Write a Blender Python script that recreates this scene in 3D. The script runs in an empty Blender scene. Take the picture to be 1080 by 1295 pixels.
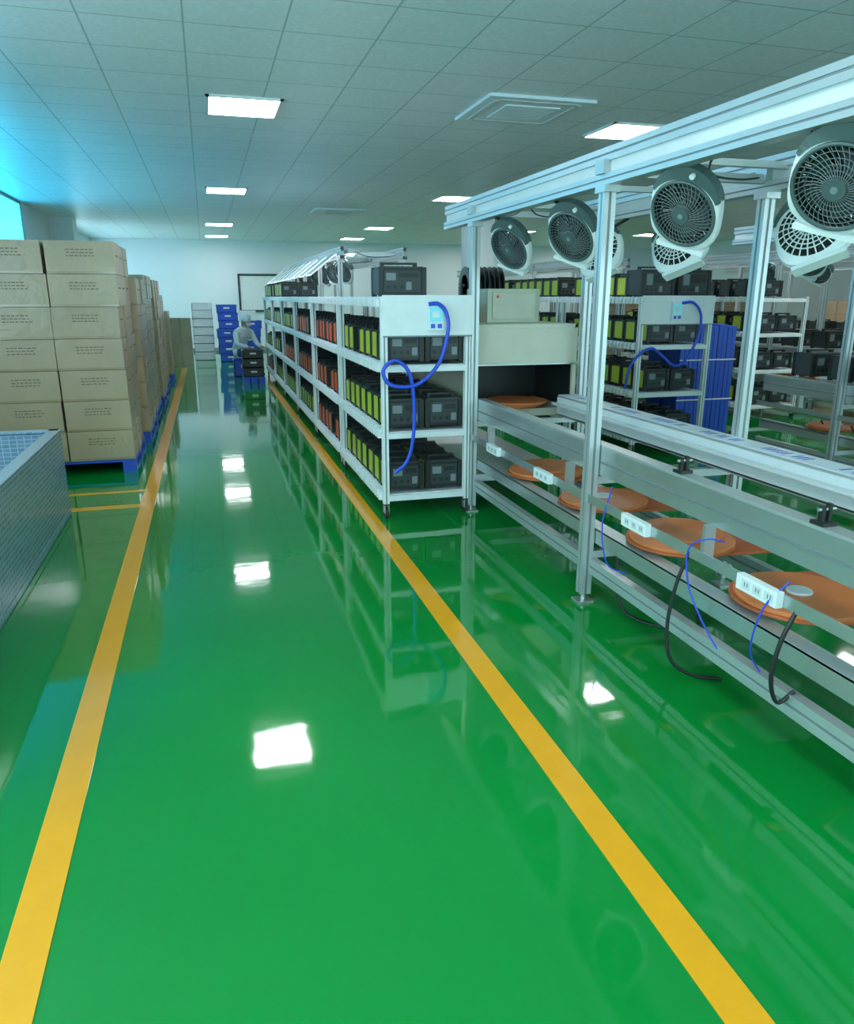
import bpy, math, random
from mathutils import Vector, Matrix, Euler
random.seed(7)
scene = bpy.context.scene
try:
    scene.view_settings.view_transform = 'Standard'
    scene.view_settings.look = 'None'
except Exception as e:
    print(e)

# ---------------------------------------------------------------- materials
def mat(name, col, rough=0.5, metal=0.0, var=0.08, scale=8.0, emit=None, es=0.0, coat=0.0, bump=0.0, alpha=1.0):
    m = bpy.data.materials.new(name); m.use_nodes = True
    nt = m.node_tree; b = nt.nodes['Principled BSDF']
    tc = nt.nodes.new('ShaderNodeTexCoord')
    nz = nt.nodes.new('ShaderNodeTexNoise'); nz.inputs['Scale'].default_value = scale
    nz.inputs['Detail'].default_value = 3
    nt.links.new(tc.outputs['Object'], nz.inputs['Vector'])
    mx = nt.nodes.new('ShaderNodeMix'); mx.data_type = 'RGBA'
    mx.inputs[6].default_value = (*[max(0, c*(1-var)) for c in col], 1)
    mx.inputs[7].default_value = (*[min(1, c*(1+var)) for c in col], 1)
    nt.links.new(nz.outputs['Fac'], mx.inputs[0])
    nt.links.new(mx.outputs[2], b.inputs['Base Color'])
    b.inputs['Roughness'].default_value = rough
    b.inputs['Metallic'].default_value = metal
    b.inputs['Coat Weight'].default_value = coat
    b.inputs['Coat Roughness'].default_value = 0.08
    if bump:
        bp = nt.nodes.new('ShaderNodeBump'); bp.inputs['Strength'].default_value = bump
        bp.inputs['Distance'].default_value = 0.01
        nz2 = nt.nodes.new('ShaderNodeTexNoise'); nz2.inputs['Scale'].default_value = scale*3
        nz2.inputs['Distortion'].default_value = 1.5
        nt.links.new(tc.outputs['Object'], nz2.inputs['Vector'])
        nt.links.new(nz2.outputs['Fac'], bp.inputs['Height'])
        nt.links.new(bp.outputs['Normal'], b.inputs['Coat Normal'])
        nt.links.new(bp.outputs['Normal'], b.inputs['Normal'])
    if emit:
        b.inputs['Emission Color'].default_value = (*emit, 1)
        b.inputs['Emission Strength'].default_value = es
    return m

M = {}
M['alu'] = mat('aluminium_profile', (0.56, 0.60, 0.61), 0.36, 0.6)
M['galv'] = mat('galvanised_steel', (0.52, 0.56, 0.57), 0.30, 0.75, 0.18, 3)
M['slot'] = mat('profile_slot', (0.24, 0.28, 0.29), 0.5, 0.5)
M['white'] = mat('white_paint', (0.78, 0.82, 0.83), 0.4)
M['deck'] = mat('shelf_deck', (0.62, 0.68, 0.70), 0.45)
M['roller'] = mat('roller_white_blue', (0.75, 0.83, 0.90), 0.4)
M['black'] = mat('black_plastic', (0.014, 0.017, 0.017), 0.4)
M['dgrey'] = mat('dark_grey_plastic', (0.038, 0.047, 0.05), 0.45)
M['mgrey'] = mat('mid_grey_plastic', (0.20, 0.24, 0.25), 0.45)
M['fgreen'] = mat('fan_grey_green', (0.07, 0.11, 0.11), 0.4)
M['lime'] = mat('lime_plastic', (0.44, 0.55, 0.03), 0.4)
M['red'] = mat('orange_red_plastic', (0.88, 0.11, 0.025), 0.4)
M['blue'] = mat('blue_plastic', (0.025, 0.10, 0.60), 0.4)
M['hose'] = mat('blue_hose', (0.02, 0.08, 0.65), 0.35)
M['lcd'] = mat('lcd_screen', (0.15, 0.55, 0.60), 0.2, emit=(0.1, 0.6, 0.7), es=0.3)
M['orange'] = mat('terracotta_tray', (0.66, 0.19, 0.055), 0.45, var=0.15)
M['orange2'] = mat('terracotta_tray_dark', (0.48, 0.11, 0.03), 0.45, var=0.15)
M['cream'] = mat('cream_enamel', (0.60, 0.59, 0.48), 0.4)
M['olive'] = mat('olive_metal', (0.33, 0.36, 0.27), 0.35, 0.4)
M['rubber'] = mat('rubber', (0.03, 0.03, 0.03), 0.7)
M['tape'] = mat('carton_tape', (0.40, 0.28, 0.16), 0.15, coat=0.5)
M['ink'] = mat('carton_ink', (0.15, 0.11, 0.06), 0.6)
M['film'] = mat('printed_film', (0.66, 0.74, 0.82), 0.35)
M['bluetext'] = mat('blue_print', (0.05, 0.15, 0.55), 0.4)
M['screen'] = mat('monitor_glass', (0.01, 0.012, 0.015), 0.1)
M['skin'] = mat('skin', (0.55, 0.34, 0.25), 0.5)
M['cloth'] = mat('white_smock', (0.85, 0.90, 0.94), 0.8)
M['trouser'] = mat('blue_trousers', (0.04, 0.08, 0.25), 0.8)
M['lamp'] = mat('led_panel', (1, 1, 1), 0.5, emit=(0.96, 1.0, 1.0), es=23)
M['tube'] = mat('led_tube', (1, 1, 1), 0.5, emit=(0.9, 1.0, 1.0), es=7)
M['softlamp'] = mat('led_reflector', (.9, .95, .95), 0.5, emit=(0.85, 1.0, 1.0), es=1.6)
M['carton'] = mat('corrugated_cardboard', (0.45, 0.325, 0.20), 0.4, var=0.16, scale=2.5, coat=0.35, bump=.4)
M['yellow'] = mat('yellow_floor_paint', (0.88, 0.385, 0.008), 0.16, var=0.06, coat=0.25)

# floor
m = bpy.data.materials.new('green_epoxy'); m.use_nodes = True; nt = m.node_tree
b = nt.nodes['Principled BSDF']
tc = nt.nodes.new('ShaderNodeTexCoord')
n1 = nt.nodes.new('ShaderNodeTexNoise'); n1.inputs['Scale'].default_value = 0.6; n1.inputs['Detail'].default_value = 4
nt.links.new(tc.outputs['Object'], n1.inputs['Vector'])
cr = nt.nodes.new('ShaderNodeValToRGB')
cr.color_ramp.elements[0].color = (0.001, 0.215, 0.030, 1); cr.color_ramp.elements[0].position = 0.3
cr.color_ramp.elements[1].color = (0.002, 0.260, 0.040, 1); cr.color_ramp.elements[1].position = 0.7
nt.links.new(n1.outputs['Fac'], cr.inputs['Fac']); nt.links.new(cr.outputs['Color'], b.inputs['Base Color'])
b.inputs['Roughness'].default_value = 0.06
b.inputs['IOR'].default_value = 1.5
b.inputs['Coat Weight'].default_value = 0.25
b.inputs['Coat Roughness'].default_value = 0.03
n2 = nt.nodes.new('ShaderNodeTexNoise'); n2.inputs['Scale'].default_value = 5; n2.inputs['Detail'].default_value = 2
nt.links.new(tc.outputs['Object'], n2.inputs['Vector'])
bp = nt.nodes.new('ShaderNodeBump'); bp.inputs['Strength'].default_value = 0.14; bp.inputs['Distance'].default_value = 0.006
nt.links.new(n2.outputs['Fac'], bp.inputs['Height']); nt.links.new(bp.outputs['Normal'], b.inputs['Normal'])
nt.links.new(bp.outputs['Normal'], b.inputs['Coat Normal'])
M['floor'] = m

# ceiling tiles
m = bpy.data.materials.new('ceiling_tiles'); m.use_nodes = True; nt = m.node_tree
b = nt.nodes['Principled BSDF']
tc = nt.nodes.new('ShaderNodeTexCoord')
br = nt.nodes.new('ShaderNodeTexBrick'); br.offset = 0.0
br.inputs['Scale'].default_value = 1.0
br.inputs['Brick Width'].default_value = 0.6; br.inputs['Row Height'].default_value = 0.6
br.inputs['Mortar Size'].default_value = 0.006; br.inputs['Mortar Smooth'].default_value = 0.1
br.inputs['Color1'].default_value = (0.82, 0.89, 0.94, 1); br.inputs['Color2'].default_value = (0.86, 0.92, 0.97, 1)
br.inputs['Mortar'].default_value = (0.42, 0.52, 0.55, 1)
nt.links.new(tc.outputs['Object'], br.inputs['Vector'])
vo = nt.nodes.new('ShaderNodeTexVoronoi'); vo.inputs['Scale'].default_value = 30
nt.links.new(tc.outputs['Object'], vo.inputs['Vector'])
mm = nt.nodes.new('ShaderNodeMix'); mm.data_type = 'RGBA'; mm.blend_type = 'MULTIPLY'; mm.inputs[0].default_value = 0.12
nt.links.new(br.outputs['Color'], mm.inputs[6]); nt.links.new(vo.outputs['Distance'], mm.inputs[7])
nt.links.new(mm.outputs[2], b.inputs['Base Color'])
b.inputs['Roughness'].default_value = 0.4
M['ceil'] = m
M['wall'] = mat('wall_paint', (0.78, 0.85, 0.90), 0.6, var=0.03, scale=1)
M['glass'] = mat('window_daylight', (0.1, 0.6, 0.8), 0.2, emit=(0.03, 0.45, 0.72), es=4.5)
M['glass2'] = mat('window_daylight_soft', (0.3, 0.8, 0.9), 0.2, emit=(0.62, 0.90, 1.0), es=4.6)  # left window glow, also used on the added back-wall fill panes
M['glass3'] = mat('window_daylight_bright', (0.6, 0.8, 0.9), 0.2, emit=(0.50, 0.84, 1.0), es=3.6)  # glow of the added pane that brightens the far wall

# quilted foil crate
m = bpy.data.materials.new('blue_perforated_sheet'); m.use_nodes = True; nt = m.node_tree
b = nt.nodes['Principled BSDF']
tc = nt.nodes.new('ShaderNodeTexCoord')
br = nt.nodes.new('ShaderNodeTexBrick'); br.offset = 0.0
sx = nt.nodes.new('ShaderNodeSeparateXYZ'); cx = nt.nodes.new('ShaderNodeCombineXYZ')
ad = nt.nodes.new('ShaderNodeMath'); ad.operation = 'ADD'
nt.links.new(tc.outputs['Object'], sx.inputs[0])
nt.links.new(sx.outputs['X'], ad.inputs[0]); nt.links.new(sx.outputs['Y'], ad.inputs[1])
nt.links.new(ad.outputs[0], cx.inputs['X']); nt.links.new(sx.outputs['Z'], cx.inputs['Y'])
nt.links.new(cx.outputs[0], br.inputs['Vector'])
br.inputs['Scale'].default_value = 1
br.inputs['Brick Width'].default_value = 0.05; br.inputs['Row Height'].default_value = 0.03
br.inputs['Mortar Size'].default_value = 0.003
br.inputs['Color1'].default_value = (0.15, 0.25, 0.35, 1); br.inputs['Color2'].default_value = (0.20, 0.32, 0.43, 1)
br.inputs['Mortar'].default_value = (0.34, 0.46, 0.56, 1)
nt.links.new(br.outputs['Color'], b.inputs['Base Color'])
b.inputs['Roughness'].default_value = 0.25; b.inputs['Metallic'].default_value = 0.2
M['quilt'] = m

# ---------------------------------------------------------------- mesh builder
class MB:
    def __init__(s):
        s.v = []; s.f = []; s.fm = []; s.mats = []; s.T = None
    def mi(s, k):
        if k not in s.mats: s.mats.append(k)
        return s.mats.index(k)
    def add(s, vs, fs, k):
        o = len(s.v); i = s.mi(k)
        if s.T is not None: vs = [s.T @ Vector(p) for p in vs]
        s.v += [tuple(p) for p in vs]
        for f in fs:
            s.f.append(tuple(o+a for a in f)); s.fm.append(i)
    def box(s, x0, x1, y0, y1, z0, z1, k):
        s.add([(x0,y0,z0),(x1,y0,z0),(x1,y1,z0),(x0,y1,z0),(x0,y0,z1),(x1,y0,z1),(x1,y1,z1),(x0,y1,z1)],
              [(0,3,2,1),(4,5,6,7),(0,1,5,4),(1,2,6,5),(2,3,7,6),(3,0,4,7)], k)
    def obox(s, c, size, R, k):
        c = Vector(c); h = [a/2 for a in size]
        vs = []
        for z in (-1, 1):
            for (x, y) in ((-1,-1),(1,-1),(1,1),(-1,1)):
                vs.append(c + R @ Vector((x*h[0], y*h[1], z*h[2])))
        s.add(vs, [(0,3,2,1),(4,5,6,7),(0,1,5,4),(1,2,6,5),(2,3,7,6),(3,0,4,7)], k)
    def cyl(s, p1, p2, r, k, n=12, r2=None):
        p1 = Vector(p1); p2 = Vector(p2); d = (p2-p1).normalized()
        a = d.orthogonal().normalized(); b = d.cross(a)
        r2 = r if r2 is None else r2
        vs = []
        for p, rr in ((p1, r), (p2, r2)):
            for i in range(n):
                t = 2*math.pi*i/n
                vs.append(p + a*math.cos(t)*rr + b*math.sin(t)*rr)
        fs = [(i, (i+1) % n, n+(i+1) % n, n+i) for i in range(n)]
        fs += [tuple(range(n-1, -1, -1)), tuple(range(n, 2*n))]
        s.add(vs, fs, k)
    def tube(s, pts, r, k, n=8, closed=False):
        pts = [Vector(p) for p in pts]; N = len(pts); vs = []
        up = None
        for i, p in enumerate(pts):
            if closed: d = pts[(i+1) % N]-pts[i-1]
            else: d = pts[min(i+1, N-1)]-pts[max(i-1, 0)]
            d.normalize()
            if up is None: up = d.orthogonal().normalized()
            a = (up - d*up.dot(d)).normalized(); b = d.cross(a); up = a
            for j in range(n):
                t = 2*math.pi*j/n
                vs.append(p + a*math.cos(t)*r + b*math.sin(t)*r)
        fs = []
        for i in range(N if closed else N-1):
            i2 = (i+1) % N
            for j in range(n):
                fs.append((i*n+j, i*n+(j+1) % n, i2*n+(j+1) % n, i2*n+j))
        s.add(vs, fs, k)
    def prof(s, x, y, z0, z1, w, k='alu'):
        h = w/2; c = w*0.38; g = w*0.03
        s.box(x-h+g*2, x+h-g*2, y-h+g*2, y+h-g*2, z0, z1, 'slot')
        for sx in (-1, 1):
            for sy in (-1, 1):
                xa, xb = sorted((x+sx*h, x+sx*(h-c))); ya, yb = sorted((y+sy*h, y+sy*(h-c)))
                s.box(xa, xb, ya, yb, z0, z1, k)
    def beamy(s, x, z, y0, y1, w, hh, k='alu'):
        s.box(x-w/2+.004, x+w/2-.004, y0, y1, z-hh/2+.004, z+hh/2-.004, 'slot')
        for sz in (-1, 1):
            za, zb = sorted((z+sz*hh/2, z+sz*hh*0.08))
            s.box(x-w/2, x+w/2, y0, y1, za, zb, k)
    def obj(s, name, parent=None, bevel=0, smooth=False):
        me = bpy.data.meshes.new(name); me.from_pydata(s.v, [], s.f)
        for k in s.mats: me.materials.append(M[k])
        for p, i in zip(me.polygons, s.fm): p.material_index = i; p.use_smooth = smooth
        me.update()
        o = bpy.data.objects.new(name, me); scene.collection.objects.link(o)
        if parent: o.parent = parent
        if bevel:
            md = o.modifiers.new('bevel', 'BEVEL'); md.width = bevel; md.segments = 1; md.limit_method = 'ANGLE'
        return o

def smooth_path(pts, sub=8):
    P = [Vector(p) for p in pts]; out = []
    P = [P[0]*2-P[1]] + P + [P[-1]*2-P[-2]]
    for i in range(1, len(P)-2):
        for j in range(sub):
            t = j/sub; a, b_, c, d = P[i-1], P[i], P[i+1], P[i+2]
            out.append(0.5*((2*b_) + (c-a)*t + (2*a-5*b_+4*c-d)*t*t + (3*b_-a-3*c+d)*t**3))
    out.append(P[-2]); return out

def empty(name, loc=(0,0,0)):
    e = bpy.data.objects.new(name, None); e.location = loc; scene.collection.objects.link(e); return e

# ---------------------------------------------------------------- room
XL, XR, YB, YF, H = -3.0, 15.0, -3.5, 24.3, 3.2
def simple(name, *a):
    mb = MB(); mb.box(*a); return mb.obj(name)
simple('floor', XL, XR, YB, YF, -0.1, 0, 'floor')
simple('ceiling', XL, XR, YB, YF, H, H+0.1, 'ceil')
simple('wall_far', XL-.2, XR+.2, YF, YF+.2, -.1, H+.1, 'wall')
simple('wall_back', XL-.2, XR+.2, YB-.2, YB, -.1, H+.1, 'wall')
simple('wall_right', XR, XR+.2, YB, YF, -.1, H+.1, 'wall')
simple('wall_left', XL-.2, XL, YB, YF, -.1, H+.1, 'wall')
def window_x(name, x, y0, y1, z0, z1, n, side, gm):
    mb = MB(); d = 0.03*side
    a, b_ = sorted((x, x+d))
    a2, b2 = sorted((x, x+d*0.4))
    mb.box(a2, b2, y0, y1, z0, z1, gm)
    for i in range(n+1):
        y = y0+(y1-y0)*i/n; mb.box(a, b_, y-.02, y+.02, z0, z1, 'mgrey')
    for z in (z0, z1): mb.box(a, b_, y0, y1, z-.02, z+.02, 'mgrey')
    return mb.obj(name)
window_x('window_1', XL, 7.6, 15.5, 1.3, 3.17, 2, 1, 'glass')
window_x('window_2', XL, -2.5, 5.0, 1.0, 2.9, 5, 1, 'glass2')
window_x('window_3', XL, 19.2, 24.0, .9, 2.6, 4, 1, 'glass3')  # hidden glowing pane, added to light the far wall from the side
for n_, (a, b_) in enumerate(((-2.2, 2.2), (3.2, 8.2), (9.2, 14.0))):  # unseen glowing panes behind the camera, added to brighten the ceiling
    mb = MB(); mb.box(a, b_, YB, YB+.012, .9, 2.7, 'glass2')
    k = a
    while k <= b_+.01:
        mb.box(k-.02, k+.02, YB, YB+.03, .9, 2.7, 'mgrey'); k += (b_-a)/4
    for z in (.9, 2.7): mb.box(a, b_, YB, YB+.03, z-.02, z+.02, 'mgrey')
    mb.obj('window_%d' % (4+n_))
simple('baseboard_far', XL+.02, XR-.02, YF-.02, YF, 0, .1, 'mgrey')
simple('building_column', XL, XL+.45, 18.2, 18.8, 0, H, 'white')
simple('building_column', 4.95, 5.45, 14.4, 14.9, 0, H, 'white')
simple('building_column', 9.6, 10.1, 14.4, 14.9, 0, H, 'white')

for X in (0.45, 4.2, 7.9, 11.6):
    for Y in (-1.6, 1.9, 7.45, 13.05, 19.0, 22.6):
        if X == 4.2 and Y == 1.9: continue
        mb = MB()
        mb.box(X-.29, X+.29, Y-.32, Y+.32, H-.012, H-.004, 'lamp')
        for (a, b_, c, d) in ((X-.32, X-.29, Y-.35, Y+.35), (X+.29, X+.32, Y-.35, Y+.35), (X-.32, X+.32, Y-.35, Y-.32), (X-.32, X+.32, Y+.32, Y+.35)):
            mb.box(a, b_, c, d, H-.016, H, 'white')
        mb.obj('ceiling_light_panel')
# AC cassette
mb = MB()
X, Y = 2.85, 6.9
mb.box(X-.48, X+.48, Y-.48, Y+.48, H-.025, H, 'roller')
mb.box(X-.25, X+.25, Y-.25, Y+.25, H-.035, H-.025, 'roller')
for i in range(9):
    mb.box(X-.22, X+.22, Y-.22+i*.052, Y-.21+i*.052, H-.038, H-.035, 'deck')
for s_ in (-1, 1):
    mb.box(X-.36, X+.36, Y+s_*.37-.03, Y+s_*.37+.03, H-.031, H-.025, 'deck')
    mb.box(X+s_*.37-.03, X+s_*.37+.03, Y-.36, Y+.36, H-.031, H-.025, 'deck')
mb.obj('ceiling_air_conditioner', bevel=.005)
mb = MB(); X, Y = 2.6, 15.5
mb.box(X-.48, X+.48, Y-.48, Y+.48, H-.03, H, 'white'); mb.box(X-.25, X+.25, Y-.25, Y+.25, H-.045, H-.03, 'deck')
mb.obj('ceiling_air_conditioner', bevel=.006)

mb = MB()
mb.box(1.05, 2.7, YF-.05, YF-.01, 1.2, 2.2, 'white')
for a in ((1.0,1.06,1.15,2.25),(2.7,2.76,1.15,2.25),(1.0,2.76,1.15,1.21),(1.0,2.76,2.2,2.26)):
    mb.box(a[0], a[1], YF-.07, YF, a[2], a[3], 'dgrey')
mb.obj('wall_whiteboard')

def line(name, x0, x1, y0, y1, z=.003):
    mb = MB(); mb.box(x0, x1, y0, y1, 0.0, z, 'yellow'); mb.obj(name)
line('yellow_floor_line', -.615, -.505, YB+.2, 18.5)
line('yellow_floor_line', 1.02, 1.13, YB+.2, 17.5)
line('yellow_floor_line', -1.9, -.615, 6.12, 6.22)
line('yellow_floor_line', -1.9, -.615, 6.64, 6.70)
line('yellow_floor_line', -.9, -.505, 18.5, 18.6)

# ---------------------------------------------------------------- products
def unit(mb, x, y, z, w=.29, d=.23, h=.235, col='lime'):
    e = .012
    mb.box(x+e, x+w-e, y+e, y+d-e, z+.01, z+h-.04, 'black')
    for xx in (x, x+w-.035):
        for yy in (y, y+d-.03):
            mb.box(xx, xx+.035, yy, yy+.03, z, z+h-.035, 'black')
    mb.box(x+.004, x+.012, y+.03, y+d-.03, z+.02, z+h-.045, col)
    mb.box(x+w-.012, x+w-.004, y+.03, y+d-.03, z+.02, z+h-.045, col)
    mb.box(x+.02, x+w-.02, y+.02, y+d-.02, z+h-.042, z+h-.03, 'dgrey')
    for xx in (x+.04, x+w-.065): mb.box(xx, xx+.025, y+d/2-.02, y+d/2+.02, z+h-.03, z+h-.008, 'black')
    mb.box(x+.04, x+w-.04, y+d/2-.018, y+d/2+.018, z+h-.015, z+h, 'black')
    mb.box(x+.04, x+w-.04, y+.004, y+e, z+.03, z+h-.06, 'dgrey')
    mb.box(x+.055, x+.125, y+.001, y+.004, z+.11, z+h-.075, 'mgrey')
    mb.box(x+.145, x+w-.055, y+.001, y+.004, z+.13, z+h-.075, 'black')
    for i in range(3):
        mb.cyl((x+.07+i*.05, y+.006, z+.065), (x+.07+i*.05, y-.001, z+.065), .014, 'black', 8)
    mb.box(x+.20, x+.24, y+.001, y+.004, z+.045, z+.1, 'mgrey')

def rack(name, x0, x1, y0, y1, top=1.6, panel=False):
    mb = MB(); w = .045
    z = [.17, .64, 1.12, top-.03]
    for x in (x0+w/2, x1-w/2):
        for y in (y0+w/2, y1-w/2):
            mb.prof(x, y, .11, top, w, 'white')
            mb.box(x-.02, x+.02, y-.02, y+.02, .095, .11, 'dgrey')
            mb.box(x-.018, x-.012, y-.03, y+.03, .04, .1, 'galv'); mb.box(x+.012, x+.018, y-.03, y+.03, .04, .1, 'galv')
            mb.cyl((x-.013, y, .04), (x+.013, y, .04), .04, 'rubber', 14)
    for zz in z:
        for x in (x0+w/2, x1-w/2): mb.box(x-w/2, x+w/2, y0+w, y1-w, zz-.04, zz, 'white')
        for y in (y0+w/2, y1-w/2): mb.box(x0+w, x1-w, y-w/2, y+w/2, zz-.04, zz, 'white')
        mb.box(x0+w*.6, x1-w*.6, y0+w*.6, y1-w*.6, zz-.01, zz+.008, 'deck')
        n = int((y1-y0)/.075)
        for i in range(n):
            yy = y0+.05+i*.075
            mb.box(x0-.012, x0+.04, yy, yy+.05, zz+.005, zz+.028, 'roller')
            mb.box(x0-.022, x0, yy+.01, yy+.045, zz-.04, zz+.012, 'white')
    if panel:
        mb.box(x0+.01, x1-.0, y0-.012, y0, 1.33, top+.01, 'white')
        mb.box(x0+.01, x1, y0-.016, y0-.012, 1.325, 1.335, 'mgrey')
        xm = x0+.33
        mb.box(xm, xm+.12, y0-.045, y0-.012, 1.37, 1.55, 'roller')
        mb.box(xm+.012, xm+.108, y0-.049, y0-.045, 1.43, 1.53, 'lcd')
        mb.box(xm+.03, xm+.08, y0-.0495, y0-.049, 1.46, 1.50, 'white')
        mb.box(xm+.02, xm+.05, y0-.049, y0-.045, 1.385, 1.415, 'blue'); mb.box(xm+.07, xm+.1, y0-.049, y0-.045, 1.385, 1.415, 'blue')
    o = mb.obj(name, bevel=.003)
    return o, z

def stock(x0, x1, y0, y1, zs, cols, rows=7, skip_top=0):
    mb = MB()
    for li, zz in enumerate(zs):
        c = cols[li]
        if c is None: continue
        d = (y1-y0-.1)/rows
        for i in range(rows):
            if li == 3 and i < skip_top: continue
            for j in range(2):
                if random.random() < .05: continue
                jj = random.uniform(-.008, .008)
                unit(mb, x0+.035+j*.302+jj*.5, y0+.05+i*d+jj*.5, zz+.028, d=min(.23, d-.015), h=.24+random.uniform(-.004, .004), col=c)
    return mb.obj('power_station_stock')

def hose(name, pts, r=.014, k='hose', n=8):
    mb = MB(); mb.tube(smooth_path(pts), r, k, n); return mb.obj(name, smooth=True)

RX0, RX1 = 1.17, 1.84
ys = [5.28, 7.16, 9.04, 10.92, 12.8, 14.68]
colsets = [['lime','lime','lime',None], ['red','red','red',None], ['lime','red','red',None], ['lime','red','lime',None], ['lime','lime','lime','lime'], ['red','lime','lime','lime']]
for i, y in enumerate(ys):
    o, z = rack('storage_rack', RX0, RX1, y, y+1.8, panel=(i == 0))
    stock(RX0, RX1, y, y+1.8, z, colsets[i])
def rack_hose(x0, y):
    d = x0-1.17
    hose('blue_air_hose', [(1.50+d, y-.055, 1.55), (1.57+d, y-.065, 1.55), (1.625+d, y-.07, 1.49), (1.635+d, y-.08, 1.36), (1.56+d, y-.1, 1.14), (1.40+d, y-.1, 1.0), (1.22+d, y-.08, 1.0),
       (1.165+d, y-.07, 1.10), (1.25+d, y-.08, 1.17), (1.35+d, y-.09, 1.08), (1.385+d, y-.08, .85), (1.375+d, y-.08, .6), (1.33+d, y-.07, .44), (1.25+d, y-.05, .36)])
rack_hose(1.17, 5.28)
mb = MB(); unit(mb, 1.19, 5.42, 1.601, w=.35, d=.26, h=.235, col='dgrey'); mb.obj('black_power_station')

R2 = 4.16
for i, y in enumerate([6.85, 8.75, 10.65]):
    o, z = rack('storage_rack', R2, R2+.84, y, y+1.8, panel=(i == 0))
    stock(R2+.1, R2+.75, y, y+1.8, z, ['lime']*4, skip_top=2 if i == 0 else 0)
mb = MB()
for j in range(2): unit(mb, R2+.03+j*.42, 6.92, 1.601, w=.38, d=.3, h=.29, col='dgrey')
mb.obj('power_station_stock')
hose('blue_air_hose', [(R2+.43, 6.79, 1.54), (R2+.55, 6.78, 1.54), (R2+.64, 6.77, 1.42), (R2+.62, 6.76, 1.2), (R2+.5, 6.76, .98), (R2+.36, 6.75, .93), (R2+.2, 6.77, 1.05), (R2+.1, 6.78, 1.10),
     (R2-.02, 6.8, 1.03), (R2-.1, 6.82, .9), (R2-.12, 6.84, .7)])

# ---------------------------------------------------------------- fans
def fan_mesh():
    mb = MB(); N = 40
    def sq(r, y, e=4.0):
        out = []
        for i in range(N):
            t = 2*math.pi*i/N; c, s_ = math.cos(t), math.sin(t)
            k_ = (abs(c)**e+abs(s_)**e)**(-1/e)
            out.append((c*k_*r, y, s_*k_*r))
        return out
    def ci(r, y): return [(math.cos(2*math.pi*i/N)*r, y, math.sin(2*math.pi*i/N)*r) for i in range(N)]
    def lp(loops, k):
        vs = sum(loops, []); fs = []
        for a in range(len(loops)-1):
            for i in range(N):
                fs.append((a*N+i, a*N+(i+1) % N, (a+1)*N+(i+1) % N, (a+1)*N+i))
        mb.add(vs, fs, k)
    lp([ci(.170, -.040), ci(.176, -.042), sq(.182, -.032, 3), sq(.186, -.015, 3.2), sq(.182, .018, 3.2), ci(.165, .035), ci(.160, .036)], 'white')
    lp([ci(.160, .036), ci(.170, -.040)], 'black')
    mb.tube([(math.cos(t*math.pi/20)*.165, -.042, math.sin(t*math.pi/20)*.165) for t in range(40)], .0095, 'fgreen', 8, True)
    for r in (.140, .115, .092, .07, .05):
        mb.tube([(math.cos(t*math.pi/14)*r, -.046-.012*(1-r/.16), math.sin(t*math.pi/14)*r) for t in range(28)], .002, 'fgreen', 5, True)
    for i in range(40):
        t = 2*math.pi*i/40
        mb.tube([(math.cos(t+.45*q)*(.04+.122*q), -.058+.014*q, math.sin(t+.45*q)*(.04+.122*q)) for q in (0, .33, .66, 1)], .0015, 'mgrey', 4)
    mb.cyl((0, -.066, 0), (0, -.052, 0), .042, 'fgreen', 20)
    mb.cyl((0, -.068, 0), (0, -.066, 0), .014, 'mgrey', 16)
    mb.cyl((0, -.04, 0), (0, .05, 0), .04, 'black', 16)
    for i in range(5):
        t = 2*math.pi*i/5
        vs = []
        for q in range(5):
            r = .03+.120*q/4; wd = .50+.12*q/4
            for sgn in (-1, 1):
                a = t+sgn*wd*.9+.25*q/4
                vs.append((math.cos(a)*r, sgn*.018-.008, math.sin(a)*r))
        mb.add(vs, [(2*q, 2*q+1, 2*q+3, 2*q+2) for q in range(4)], 'dgrey')
    for i in range(24):
        t = 2*math.pi*i/24; dt = .115
        vs = [(math.cos(t-dt)*.05, .034, math.sin(t-dt)*.05), (math.cos(t+dt)*.05, .034, math.sin(t+dt)*.05), (math.cos(t+dt)*.160, .036, math.sin(t+dt)*.160), (math.cos(t-dt)*.160, .036, math.sin(t-dt)*.160)]
        mb.add(vs, [(0,1,2,3)], 'black')
    for i in range(24):
        t = 2*math.pi*i/24
        mb.tube([(math.cos(t)*.03, .062, math.sin(t)*.03), (math.cos(t)*.12, .056, math.sin(t)*.12), (math.cos(t)*.163, .034, math.sin(t)*.163)], .004, 'white', 4)
    for r in (.055, .08, .105, .13):
        mb.tube([(math.cos(u*math.pi/12)*r, .057, math.sin(u*math.pi/12)*r) for u in range(24)], .0035, 'white', 4, True)
    mb.cyl((0, .05, 0), (0, .078, 0), .045, 'white', 16)
    # grey control cap
    vs = []; n = 14
    for i in range(n+1):
        a = math.radians(30+120*i/n); bulge = .048*math.sin(math.pi*i/n)
        ri, ro = .176, .19+bulge
        for (r, y) in ((ri, -.046), (ro, -.036), (ro, .018), (ri, .036)):
            vs.append((math.cos(a)*r*1.08, y, math.sin(a)*r))
    fs = []
    for i in range(n):
        for j in range(4): fs.append((i*4+j, (i+1)*4+j, (i+1)*4+(j+1) % 4, i*4+(j+1) % 4))
    fs += [(0,1,2,3), (n*4+3, n*4+2, n*4+1, n*4)]
    mb.add(vs, fs, 'fgreen')
    mb.box(-.13, .13, -.04, .035, -.205, -.183, 'white')
    mb.cyl((.03, -.055, .205), (.03, -.038, .205), .014, 'white', 10)
    me = mb.obj('tmp_fan').data
    o = bpy.data.objects['tmp_fan']; bpy.data.objects.remove(o)
    return me
FAN = fan_mesh()
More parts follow.
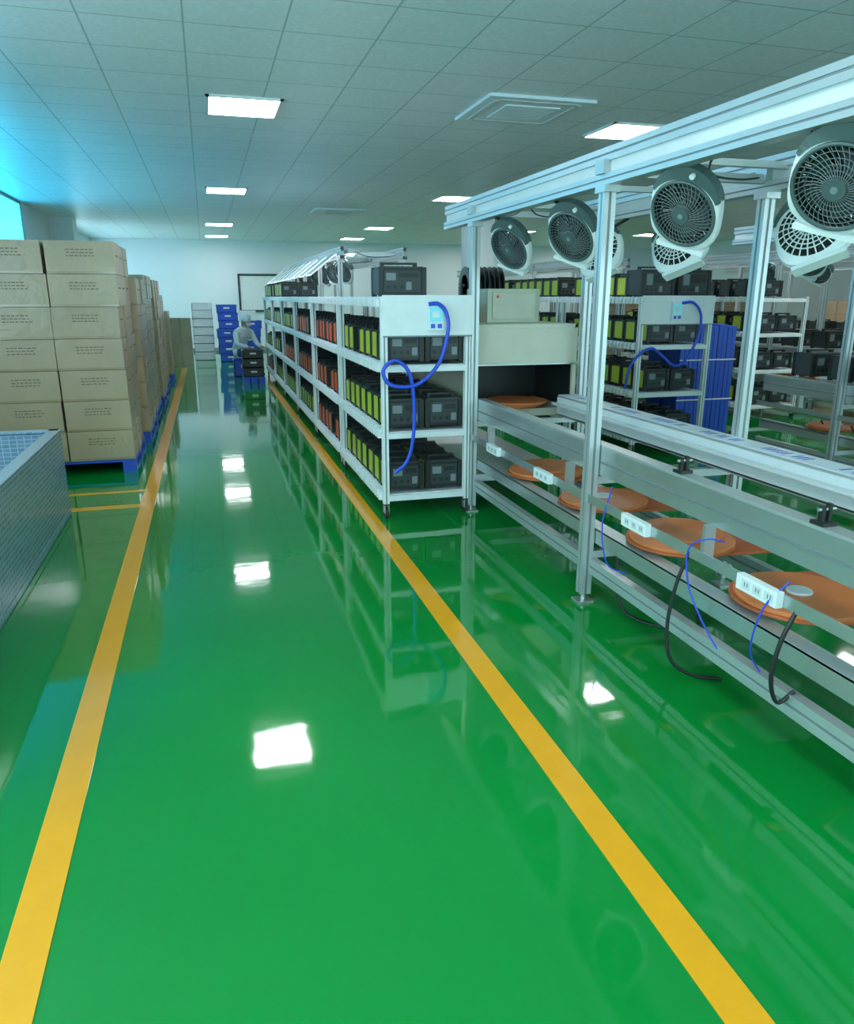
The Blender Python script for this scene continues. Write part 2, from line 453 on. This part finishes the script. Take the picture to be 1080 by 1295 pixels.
def fan(x, y, z, d, beamz=2.1, beamx=None, roll=22, s=.84):
    d = Vector(d).normalized()
    root = empty('box_fan', (x, y, z))
    body = bpy.data.objects.new('fan_housing', FAN); scene.collection.objects.link(body); body.parent = root
    yv = -d; xv = yv.cross(Vector((0,0,1))).normalized(); zv = xv.cross(yv)
    R = Matrix((xv, yv, zv)).transposed() @ Matrix.Rotation(math.radians(roll+random.uniform(-6, 6)), 3, 'Y'); body.rotation_euler = R.to_euler(); body.scale = (s, s, s)
    mb = MB(); p = -d*.07
    bx = (beamx-x) if beamx is not None else 0
    mb.tube([p, p+Vector((0,0,.07)), Vector((bx, p.y, beamz-z))], .011, 'black', 8)
    mb.obox(p, (.05, .05, .07), R, 'black')
    mb.obox(p+Vector((0,0,.08)), (.03, .03, .05), R, 'black')
    mb.obj('mount_arm', root)

# ---------------------------------------------------------------- assembly line
def assembly_line(x0, y0, y1, posts, w=.82, tubes=False, sockets=(), discs=True, film=True):
    x1 = x0+w
    root = empty('assembly_line', (0, 0, 0))
    mb = MB()
    for y in posts:
        for x in (x0-.035, x1+.035):
            mb.prof(x, y, .05, 2.1, .06)
            mb.box(x-.045, x+.045, y-.045, y+.045, .0, .012, 'galv'); mb.cyl((x, y, .01), (x, y, .06), .012, 'galv', 8)
        mb.box(x0-.03, x1+.03, y-.02, y+.02, 2.14, 2.18, 'alu')
        mb.box(x0, x1, y-.02, y+.02, .25, .29, 'alu'); mb.box(x0, x1, y-.02, y+.02, .66, .70, 'alu')
        for x in (x0-.035, x1+.035):
            mb.box(x-.04, x+.04, y-.05, y+.05, 2.07, 2.10, 'alu')
            mb.box(x-.05, x+.05, y-.04, y+.04, 2.15, 2.21, 'galv')
    ty = y1+.62 if not tubes else y1
    for x in (x0-.035, x1+.035):
        mb.beamy(x, 2.125, y0, ty, .07, .05)
        mb.beamy(x, 2.235, y0, ty, .05, .06)
        mb.box(x-.012, x+.012, y0, ty, 2.15, 2.205, 'deck')
    mb.box(x0+.05, x0+.17, y0, ty, 2.17, 2.235, 'white')
    mb.box(x0+.06, x0+.16, y0, ty, 2.165, 2.17, 'tube' if tubes else 'deck')
    y = y0+.5
    while y < y1:
        mb.box(x0-.03, x1+.03, y-.02, y+.02, 2.19, 2.22, 'alu')
        y += 1.87/2
    for x, sd in ((x0, 1), (x1, -1)):
        tw = .07 if sd == 1 else .15
        a, b_ = sorted((x, x+sd*.012)); mb.box(a, b_, y0, y1, .72, .855, 'galv')
        a, b_ = sorted((x, x+sd*tw)); mb.box(a, b_, y0, y1, .855, .867, 'alu')
        mb.box(a, b_, y0, y1, .712, .72, 'galv')
        a, b_ = sorted((x-sd*.004, x)); mb.box(a, b_, y0, y1, .775, .785, 'slot')
        a, b_ = sorted((x+sd*tw, x+sd*(tw+.05))); mb.box(a, b_, y0, y1, .80, .815, 'deck')
        if sd == -1: mb.box(x-tw-.004, x-tw, y0, y1, .73, .855, 'deck')
        a, b_ = sorted((x, x+sd*.012)); mb.box(a, b_, y0, y1, .34, .42, 'galv')
        a, b_ = sorted((x, x+sd*.08)); mb.box(a, b_, y0, y1, .412, .422, 'alu')
        mb.beamy(x, .21, y0, y1, .045, .08)
    if film:
        a = x1-.145; mb.box(a, x1+.0, y0, y1, .868, .872, 'film')
        y = y0+.1
        while y < y1-.1:
            for j in range(9):
                if random.random() < .8: mb.box(a+.04, a+.105, y+j*.035, y+j*.035+.02, .872, .8725, 'bluetext')
            y += .5
    xt = x0-.045
    mb.box(xt-.01, xt+.03, y0, y1, .568, .575, 'galv'); mb.box(xt-.015, xt-.008, y0, y1, .568, .615, 'galv')
    y = y0+.3
    while y < y1:
        mb.box(xt, xt+.05, y-.01, y+.01, .57, .72, 'galv'); y += 1.24
    for y in sockets:
        mb.box(xt-.045, xt-.016, y-.105, y+.105, .566, .624, 'white')
        for j in range(3):
            mb.box(xt-.047, xt-.045, y-.09+j*.06, y-.045+j*.06, .578, .612, 'deck')
            for q in range(2): mb.box(xt-.048, xt-.047, y-.08+j*.06+q*.014, y-.075+j*.06+q*.014, .588, .604, 'mgrey')
    for y in posts:
        mb.tube(smooth_path([(x0+.05, y-.8, 2.16), (x0+.08, y-.4, 2.11), (x0+.04, y, 2.15), (x0+.09, y+.4, 2.12), (x0+.05, y+.8, 2.16)], 5), .006, 'white', 5)
        mb.tube(smooth_path([(x0+.05, y-.7, 2.17), (x0+.3, y-.3, 2.13), (x0+.6, y-.1, 2.14), (x1, y, 2.17)], 5), .005, 'black', 5)
    mb.obj('line_frame', root)
    if discs:
        md = MB(); y = y0+.4; xm = (x0+x1)/2; n = 0
        while y < y1-.4:
            mx = xm+random.uniform(-.02, .02)
            R = Euler((0, 0, random.uniform(-.2, .2))).to_matrix()
            md.obox((mx+.06, y+.02, .428), (.52, .50, .012), R, 'orange2')
            md.cyl((mx-.13, y, .435), (mx-.13, y, .449), .262, 'orange2', 48)
            md.cyl((mx-.13, y-.01, .449), (mx-.13, y-.01, .466), .25, 'orange', 48)
            if n % 2: md.cyl((mx-.09, y+.05, .466), (mx-.09, y+.05, .482), .20, 'orange', 44)
            else: md.cyl((mx-.13, y, .466), (mx-.13, y, .478), .05, 'deck', 20)
            y += .78; n += 1
        md.obj('product_pallets', root, bevel=.003)
    mc = MB()
    for y in (1.95, 2.75):
        if y0 < y < y1:
            x = x0+.035
            mc.box(x-.03, x+.03, y-.03, y+.03, .867, .88, 'black')
            mc.box(x-.018, x-.006, y-.010, y+.010, .88, .93, 'black'); mc.box(x+.008, x+.020, y-.010, y+.010, .88, .94, 'black')
            mc.cyl((x-.03, y, .92), (x+.04, y, .92), .006, 'galv', 8)
            mc.obj('stop_clamp', root); mc = MB()
    return root

L1 = 1.90
assembly_line(L1, -2.8, 5.33, [-2.2, -.35, 3.44, 5.31], sockets=(4.74, 3.93, 2.91, 2.08, 1.2))
for y, z in ((.35, 1.95), (2.13, 1.95), (2.96, 1.95), (4.0, 1.93), (4.9, 1.92)):
    fan(L1+.08, y, z, (-.78, -.36, -.52), beamx=L1-.03)
for y in (2.9, 3.9, 4.8):
    fan(L1+.68, y, 1.88, (.8, .45, -.4), beamx=L1+.85)
assembly_line(L1, 10.8, 19.0, [11.0, 13.0, 15.0, 17.0, 18.9], tubes=True)
for y in (11.4, 12.3, 13.3, 14.2, 15.2, 16.1): fan(L1+.1, y, 1.95, (-.75, -.55, -.35), beamx=L1-.03)
for i in range(9):
    y = 10.9+i*.9
    mb = MB(); Rm = Euler((0, math.radians(-38), 0)).to_matrix()
    mb.obox((1.62, y+.3, 2.03), (.46, .5, .012), Rm, 'softlamp'); mb.obox((1.62, y+.3, 2.042), (.47, .52, .012), Rm, 'white')
    mb.box(1.75, 1.83, y+.28, y+.32, 2.12, 2.15, 'alu')
    mb.obj('led_reflector_hood')
L2 = 5.26
assembly_line(L2, 0.5, 6.3, [1.6, 3.45, 5.3], tubes=False)
for y in (3.2, 4.1, 5.1, 6.0): fan(L2+.1, y, 1.93, (-.75, -.5, -.35), beamx=L2-.03)
for y in (4.4, 5.7): fan(L2+.68, y, 1.86, (.8, .45, -.4), beamx=L2+.85)
L3 = 8.4
assembly_line(L3, 2.5, 13.0, [4, 6, 8, 10, 12], tubes=True)
for y in (5.2, 6.2, 7.2, 8.3, 9.3, 10.4): fan(L3+.1, y, 1.93, (-.75, -.5, -.35), beamx=L3-.03)
assembly_line(11.2, 4.5, 15.0, [6, 8, 10, 12, 14], tubes=True)
assembly_line(6.6, 12.8, 20.0, [13, 15, 17, 19], tubes=True)

mb = MB()
for i in range(5): unit(mb, L2+.1, 4.0+i*.45, .875, w=.36, d=.26, h=.25, col='dgrey')
for i in range(3): unit(mb, L2+.52, 4.1+i*.45, .875, w=.27, d=.26, h=.25, col='dgrey')
mb.obj('power_station_stock')
mb = MB()
for i in range(12): unit(mb, L3+.1, 4.2+i*.6, .875, w=.4, d=.3, h=.28, col='dgrey')
for i in range(12): unit(mb, 11.3, 5.2+i*.7, .875, w=.4, d=.3, h=.3, col='dgrey')
for i in range(9): unit(mb, 6.75, 13.2+i*.6, .875, w=.4, d=.3, h=.3, col='lime')
mb.obj('power_station_stock')

for (x, y) in ((12.9, 5.0), (12.9, 7.0), (6.9, 8.6), (6.9, 10.4)):
    o, z = rack('storage_rack', x, x+.84, y, y+1.8)
    stock(x+.1, x+.75, y, y+1.8, z, ['lime', 'dgrey', 'lime', 'dgrey'], rows=5)

# cables on line 1
hose('black_power_cable', [(1.85, 2.52, .60), (1.81, 2.54, .45), (1.79, 2.55, .25), (1.81, 2.53, .10), (1.9, 2.5, .03), (2.02, 2.46, .012)], .008, 'black')
hose('black_power_cable', [(1.85, 1.92, .58), (1.81, 1.93, .46), (1.80, 1.94, .32), (1.84, 1.94, .22), (1.90, 1.93, .26)], .008, 'black')
hose('black_power_cable', [(1.95, 3.25, .3), (1.94, 3.2, .1), (2.0, 3.1, .015), (2.2, 2.9, .013), (2.35, 3.1, .013)], .007, 'black')
hose('blue_signal_cable', [(1.88, 2.36, .68), (1.81, 2.38, .69), (1.79, 2.46, .62), (1.81, 2.45, .45), (1.86, 2.36, .28), (1.9, 2.3, .2)], .0035, 'hose')
hose('blue_signal_cable', [(1.86, 1.98, .66), (1.80, 2.02, .55), (1.82, 2.08, .36), (1.9, 2.1, .24)], .0035, 'hose')
hose('blue_signal_cable', [(1.86, 3.2, .7), (1.83, 3.22, .5), (1.86, 3.2, .3), (1.95, 3.15, .25)], .0035, 'hose')
for i in range(4):
    y = 4.6+i*.35
    hose('black_power_cable', [(4.6+.1*i, y, .012), (4.9, y+.25, .012), (5.1, y+.05, .03), (5.3, y+.2, .012), (5.5, y-.1, .2), (5.4, y, .5)], .009, 'black')

# ---------------------------------------------------------------- tunnel oven at end of line 1
mb = MB()
x0, x1, y0, y1 = L1+.0, L1+.86, 5.42, 7.8
mb.box(x0, x0+.03, y0, y1, .72, 1.40, 'cream'); mb.box(x1-.03, x1, y0, y1, .72, 1.40, 'cream')
mb.box(x0, x1, y0, y1, 1.37, 1.40, 'cream'); mb.box(x0+.03, x1-.03, y0, y0+.03, 1.10, 1.37, 'cream')
mb.box(x0+.03, x1-.03, y0+.7, y0+.73, .76, 1.37, 'black')
mb.box(x0, x1, y0, y1, .70, .76, 'cream')
mb.box(x0+.03, x1-.03, y0+.03, y0+.7, 1.09, 1.10, 'black')
mb.box(x0+.031, x0+.036, y0+.03, y0+.7, .76, 1.10, 'black'); mb.box(x1-.036, x1-.031, y0+.03, y0+.7, .76, 1.10, 'black')
mb.box(x0+.0, x1, y0-.012, y0, 1.095, 1.11, 'galv')
for x in (x0+.03, x1-.03):
    for y in (y0+.05, y1-.05): mb.prof(x, y, 0, .70, .05)
mb.box(x0+.02, x1-.02, y0, y1, .2, .24, 'galv')
mb.box(x0+.22, x0+.66, y0+.3, y0+.8, 1.40, 1.66, 'olive')
mb.box(x0+.26, x0+.62, y0+.29, y0+.3, 1.43, 1.63, 'cream')
mb.cyl((x0+.3, y0+.28, 1.60), (x0+.3, y0+.29, 1.60), .012, 'red', 10)
mb.obj('tunnel_oven', bevel=.004)
mb = MB()
for i in range(3): mb.cyl((2.27+i*.03, 5.62-.02*i, .765+i*.016), (2.27+i*.03, 5.62-.02*i, .78+i*.016), .25, 'orange', 40)
mb.obj('product_pallet_stack', bevel=.003)
mb = MB()
mb.box(2.3, 2.74, 6.7, 7.3, 1.405, 1.46, 'mgrey')
for x in (2.31, 2.71): mb.box(x, x+.025, 6.97, 7.03, 1.46, 1.72, 'dgrey')
for i in range(4):
    a = 2.36+i*.095
    for q in (0, .05): mb.cyl((a+q, 7.0, 1.70), (a+q+.008, 7.0, 1.70), .17, 'black', 28)
    mb.cyl((a, 7.0, 1.70), (a+.055, 7.0, 1.70), .10, 'dgrey', 20)
mb.cyl((2.31, 7.0, 1.70), (2.735, 7.0, 1.70), .015, 'galv', 10)
mb.obj('cable_reel_stand', bevel=.002)

mb = MB()
for j in range(2):
    for i in range(6):
        x = 5.10+i*.12
        mb.box(x, x+.112, 7.5+j*.35, 7.8+j*.35, .06, 1.30-.02*(i % 2), 'blue')
        mb.box(x+.05, x+.06, 7.492+j*.35, 7.5+j*.35, .06, 1.26, 'hose')
mb.box(5.08, 5.84, 7.49, 8.16, 0, .06, 'dgrey')
for z in (.45, .9): mb.box(5.09, 5.83, 7.485, 7.495, z, z+.015, 'white')
mb.obj('blue_plastic_panel_stack', bevel=.004)

def monitor(x, y, z):
    mb = MB()
    mb.box(x-.24, x+.24, y, y+.04, z-.16, z+.16, 'black'); mb.box(x-.22, x+.22, y-.004, y, z-.14, z+.14, 'screen')
    mb.box(x-.05, x+.05, y+.04, y+.07, z-.05, z+.05, 'dgrey')
    mb.box(x-.012, x+.012, y+.05, y+.07, z, 2.13, 'galv')
    mb.obj('computer_monitor', bevel=.004)
monitor(5.70, 5.35, 1.62); monitor(L3+.45, 6.7, 1.6); monitor(L3+.45, 8.8, 1.6); monitor(5.70, 4.0, 1.55)

# ---------------------------------------------------------------- cartons
def pallet(mb, x0, x1, y0, y1):
    mb.box(x0, x1, y0, y1, .10, .13, 'blue')
    for i in range(3):
        yy = y0+(y1-y0-.1)*i/2
        for jx in range(3):
            xx = x0+(x1-x0-.12)*jx/2
            mb.box(xx, xx+.12, yy, yy+.1, .02, .10, 'blue')
    for jx in range(3):
        xx = x0+(x1-x0-.12)*jx/2; mb.box(xx, xx+.12, y0, y1, 0, .02, 'blue')
def carton_stack(xr, y0, nx, ny, nz, bw=.57, bd=.42, bh=.277, pal=True):
    mb = MB()
    x0 = xr-nx*bw
    zb = .13 if pal else 0
    if pal: pallet(mb, x0+.0, xr, y0+.02, y0+ny*bd-.02)
    for kz in range(nz):
        for i in range(nx):
            for j in range(ny):
                jx = random.uniform(-.010, .010); jy = random.uniform(-.014, .014)
                a = x0+i*bw+.004+jx; b_ = a+bw-.012; c = y0+j*bd+.004+jy; d = c+bd-.012
                z = zb+kz*bh; zt = z+bh-.004
                mb.box(a, b_, c, d, z, zt, 'carton')
                if j == 0:
                    mb.box(a, b_, c-.0008, c, z, z+.02, 'tape')
                    for r in range(3):
                        x = a+.17; zz = zt-.075-r*.026
                        while x < b_-.17:
                            l = random.uniform(.012, .035); mb.box(x, x+l, c-.001, c, zz, zz+.008, 'ink'); x += l+.010
                if i == nx-1:
                    y = c+.12
                    while y < d-.1:
                        l = random.uniform(.02, .04); mb.box(b_, b_+.001, y, y+l, zt-.12, zt-.108, 'ink'); y += l+.012
                if kz == nz-1: mb.box((a+b_)/2-.03, (a+b_)/2+.03, c, d, zt, zt+.001, 'tape')
    mb.obj('carton_pallet_stack')
carton_stack(-.74, 7.45, 3, 3, 7)
carton_stack(-.70, 8.95, 3, 3, 6)
carton_stack(-.72, 10.5, 3, 3, 6, bh=.29)
carton_stack(-.70, 12.1, 3, 3, 6, bh=.285)
carton_stack(-.74, 13.9, 3, 3, 5, bh=.30)
carton_stack(-.70, 15.7, 3, 2, 4, bh=.30)
mb = MB(); mb.box(-.86, -.36, 19.0, 19.5, 0, 1.12, 'carton'); mb.box(-.64, -.58, 18.998, 19.0, 0, 1.12, 'tape'); mb.box(-.86, -.36, 18.998, 19.0, .55, .555, 'ink')
mb.obj('tall_carton')
for (x, y, n) in ((14.7, 9.3, 5), (14.7, 11.2, 6), (14.7, 13.2, 5), (10.9, 17.0, 5), (13.4, 17.0, 6), (8.0, 20.4, 5)):
    carton_stack(x, y, 3, 2, n)

mb = MB()
x0, x1, y0, y1, zt, t = -2.85, -1.10, 2.4, 6.05, .64, .06
mb.box(x0, x1, y0, y1, 0, .05, 'quilt')
mb.box(x1-t, x1, y0, y1, .05, zt, 'quilt'); mb.box(x0, x0+t, y0, y1, .05, zt, 'quilt')
mb.box(x0+t, x1-t, y1-t, y1, .05, zt, 'quilt'); mb.box(x0+t, x1-t, y0, y0+t, .05, zt, 'quilt')
for a in ((x1-t-.02, x1+.006, y0, y1), (x0, x0+t+.02, y0, y1), (x0, x1, y1-t-.02, y1+.006), (x0, x1, y0, y0+t+.02)):
    mb.box(*a, zt, zt+.02, 'quilt')
mb.box(x0+t, x1-t, y0+t, y1-t, .05, .30, 'mgrey')
mb.obj('blue_foil_crate', bevel=.006)

mb = MB()
def crate(mb, x, y, z, w=.5, d=.38, h=.2, k='blue'):
    t = .015
    mb.box(x, x+w, y, y+d, z, z+.015, k)
    mb.box(x, x+t, y, y+d, z, z+h, k); mb.box(x+w-t, x+w, y, y+d, z, z+h, k)
    mb.box(x, x+w, y, y+t, z, z+h, k); mb.box(x, x+w, y+d-t, y+d, z, z+h, k)
    mb.box(x-.01, x+w+.01, y-.01, y+d+.01, z+h-.03, z+h-.01, k)
    mb.box(x+w*.35, x+w*.65, y-.012, y-.008, z+h*.5, z+h*.7, 'white')
for i in range(2):
    for kz in range(7-i*2):
        j = random.uniform(-.03, .03); crate(mb, .29+i*.56+j, 20.6, .0+kz*.2)
        if i == 0 and kz < 4: crate(mb, .26+j, 20.1, kz*.2)
mb.box(.84, 1.25, 20.62, 20.95, 1.0, 1.25, 'roller')
mb.obj('blue_crate_stack')
mb = MB()
for kz in range(7): crate(mb, -.34, 20.8, kz*.21, k='white')
mb.obj('white_crate_stack')
mb = MB(); pallet(mb, .60, 1.0, 14.8, 15.3)
for kz in range(3):
    for j in range(2): crate(mb, .61, 14.82+j*.24, .13+kz*.17, .38, .23, .16, 'black')
mb.obj('black_tray_stack')

# ---------------------------------------------------------------- worker
def skin_mesh(name, verts, edges, radii, mats, sub=2, root=0):
    me = bpy.data.meshes.new(name); me.from_pydata(verts, edges, [])
    o = bpy.data.objects.new(name, me); scene.collection.objects.link(o)
    o.modifiers.new('skin', 'SKIN')
    sl = me.skin_vertices[0].data
    for i, r in enumerate(radii):
        sl[i].radius = (r, r) if not isinstance(r, tuple) else r
        sl[i].use_root = (i == root)
    ss = o.modifiers.new('sub', 'SUBSURF'); ss.levels = sub; ss.render_levels = sub
    dg = bpy.context.evaluated_depsgraph_get(); dg.update()
    ev = bpy.data.meshes.new_from_object(o.evaluated_get(dg))
    bpy.data.objects.remove(o)
    ev.materials.clear()
    for m_ in mats: ev.materials.append(M[m_])
    for p in ev.polygons: p.use_smooth = True
    return ev
def worker(loc, rotz):
    root = empty('factory_worker', loc); root.rotation_euler = (0, 0, rotz)
    V = [(0,.10,.50),(0,.08,.64),(0,.01,.80),(0,-.06,.93),(0,-.10,.99),
         (.09,.06,.48),(.12,-.34,.50),(.12,-.36,.10),(.13,-.50,.045),
         (-.09,.06,.48),(-.12,-.34,.50),(-.12,-.36,.10),(-.13,-.50,.045),
         (.19,-.05,.90),(.25,-.16,.66),(.16,-.40,.62),
         (-.19,-.05,.90),(-.25,-.16,.66),(-.16,-.40,.62),(0,-.12,1.03)]
    E = [(0,1),(1,2),(2,3),(3,4),(4,19),(0,5),(5,6),(6,7),(7,8),(0,9),(9,10),(10,11),(11,12),(3,13),(13,14),(14,15),(3,16),(16,17),(17,18)]
    R = [(.16,.12),(.155,.12),(.165,.12),(.14,.10),.06,.10,.070,.046,.042,.10,.070,.046,.042,.068,.052,.036,.068,.052,.036,.05]
    me = skin_mesh('body', V, E, R, ['cloth','trouser','skin','black'])
    for p in me.polygons:
        c = p.center
        if c.z < .12: p.material_index = 3
        elif c.z < .57 and c.y < -.02: p.material_index = 1
        elif c.z > 1.0: p.material_index = 2
    b_ = bpy.data.objects.new('body', me); scene.collection.objects.link(b_); b_.parent = root
    for sgn in (1, -1):
        w = Vector((sgn*.16, -.40, .62)); d = Vector((-sgn*.25, -.9, -.25)).normalized()
        side = d.cross(Vector((0,0,1))).normalized()
        vs = [w, w+d*.09]; es = [(0, 1)]; rr = [.026, (.038, .018)]
        for i, (o_, l) in enumerate(((-.03, .065), (-.01, .075), (.01, .07), (.03, .055))):
            b0 = len(vs); vs += [w+d*.09+side*o_, w+d*(.09+l*.55)+side*o_, w+d*(.09+l)+side*o_+Vector((0,0,-.02))]
            es += [(1, b0), (b0, b0+1), (b0+1, b0+2)]; rr += [.01, .009, .008]
        b0 = len(vs); vs += [w+d*.035-side*sgn*.045, w+d*.08-side*sgn*.065]; es += [(0, b0), (b0, b0+1)]; rr += [.012, .010]
        hm = skin_mesh('hand', [tuple(v) for v in vs], es, rr, ['skin'], 1)
        h_ = bpy.data.objects.new('hand_'+('r' if sgn > 0 else 'l'), hm); scene.collection.objects.link(h_); h_.parent = root
    mb = MB(); c = Vector((0, -.17, 1.13)); Rm = Euler((math.radians(18), 0, 0)).to_matrix()
    def ell(cc, r, k, zmin=-2):
        vs = []; fs = []; U, W = 20, 12
        for j in range(W+1):
            ph = math.pi*j/W
            for i in range(U):
                th = 2*math.pi*i/U
                q = Vector((r[0]*math.sin(ph)*math.cos(th), r[1]*math.sin(ph)*math.sin(th), max(zmin, r[2]*math.cos(ph))))
                q.x *= 1-.18*max(0, -q.z/r[2])
                vs.append(c + Rm @ (Vector(cc)+q))
        for j in range(W):
            for i in range(U): fs.append((j*U+i, (j+1)*U+i, (j+1)*U+(i+1) % U, j*U+(i+1) % U))
        mb.add(vs, fs, k)
    ell((0,0,0), (.078, .098, .118), 'skin')
    ell((0,.01,.03), (.092, .110, .11), 'cloth', -.04)
    ell((0,-.09,-.055), (.055, .028, .045), 'roller')
    ell((0,-.100,-.01), (.013, .016, .024), 'skin')
    for s_ in (-1, 1):
        ell((s_*.03,-.088,.008), (.013, .008, .007), 'white'); ell((s_*.03,-.094,.008), (.006, .005, .006), 'black')
        ell((s_*.08,.005,-.02), (.01, .018, .03), 'skin')
    mb.obj('head', root, smooth=True)
worker((.68, 16.3, 0), math.radians(35))
mb = MB()
crate(mb, .48, 16.25, .0, .4, .34, .36)
mb.box(.48, .88, 16.25, 16.59, .36, .375, 'blue')
mb.obj('blue_crate_seat')

# ---------------------------------------------------------------- world + camera
w = bpy.data.worlds.new('world'); scene.world = w; w.use_nodes = True
w.node_tree.nodes['Background'].inputs['Color'].default_value = (.5, .8, .9, 1)
w.node_tree.nodes['Background'].inputs['Strength'].default_value = .5
cam = bpy.data.cameras.new('camera'); co = bpy.data.objects.new('camera', cam); scene.collection.objects.link(co)
p, ps = math.radians(16.0), math.radians(15.9)
d = Vector((math.sin(ps)*math.cos(p), math.cos(ps)*math.cos(p), -math.sin(p)))
co.location = (0, 0, 1.6); co.rotation_euler = d.to_track_quat('-Z', 'Y').to_euler()
cam.sensor_width = 36; cam.lens = 36*950/1295; cam.sensor_fit = 'AUTO'; cam.clip_start = .02
scene.camera = co
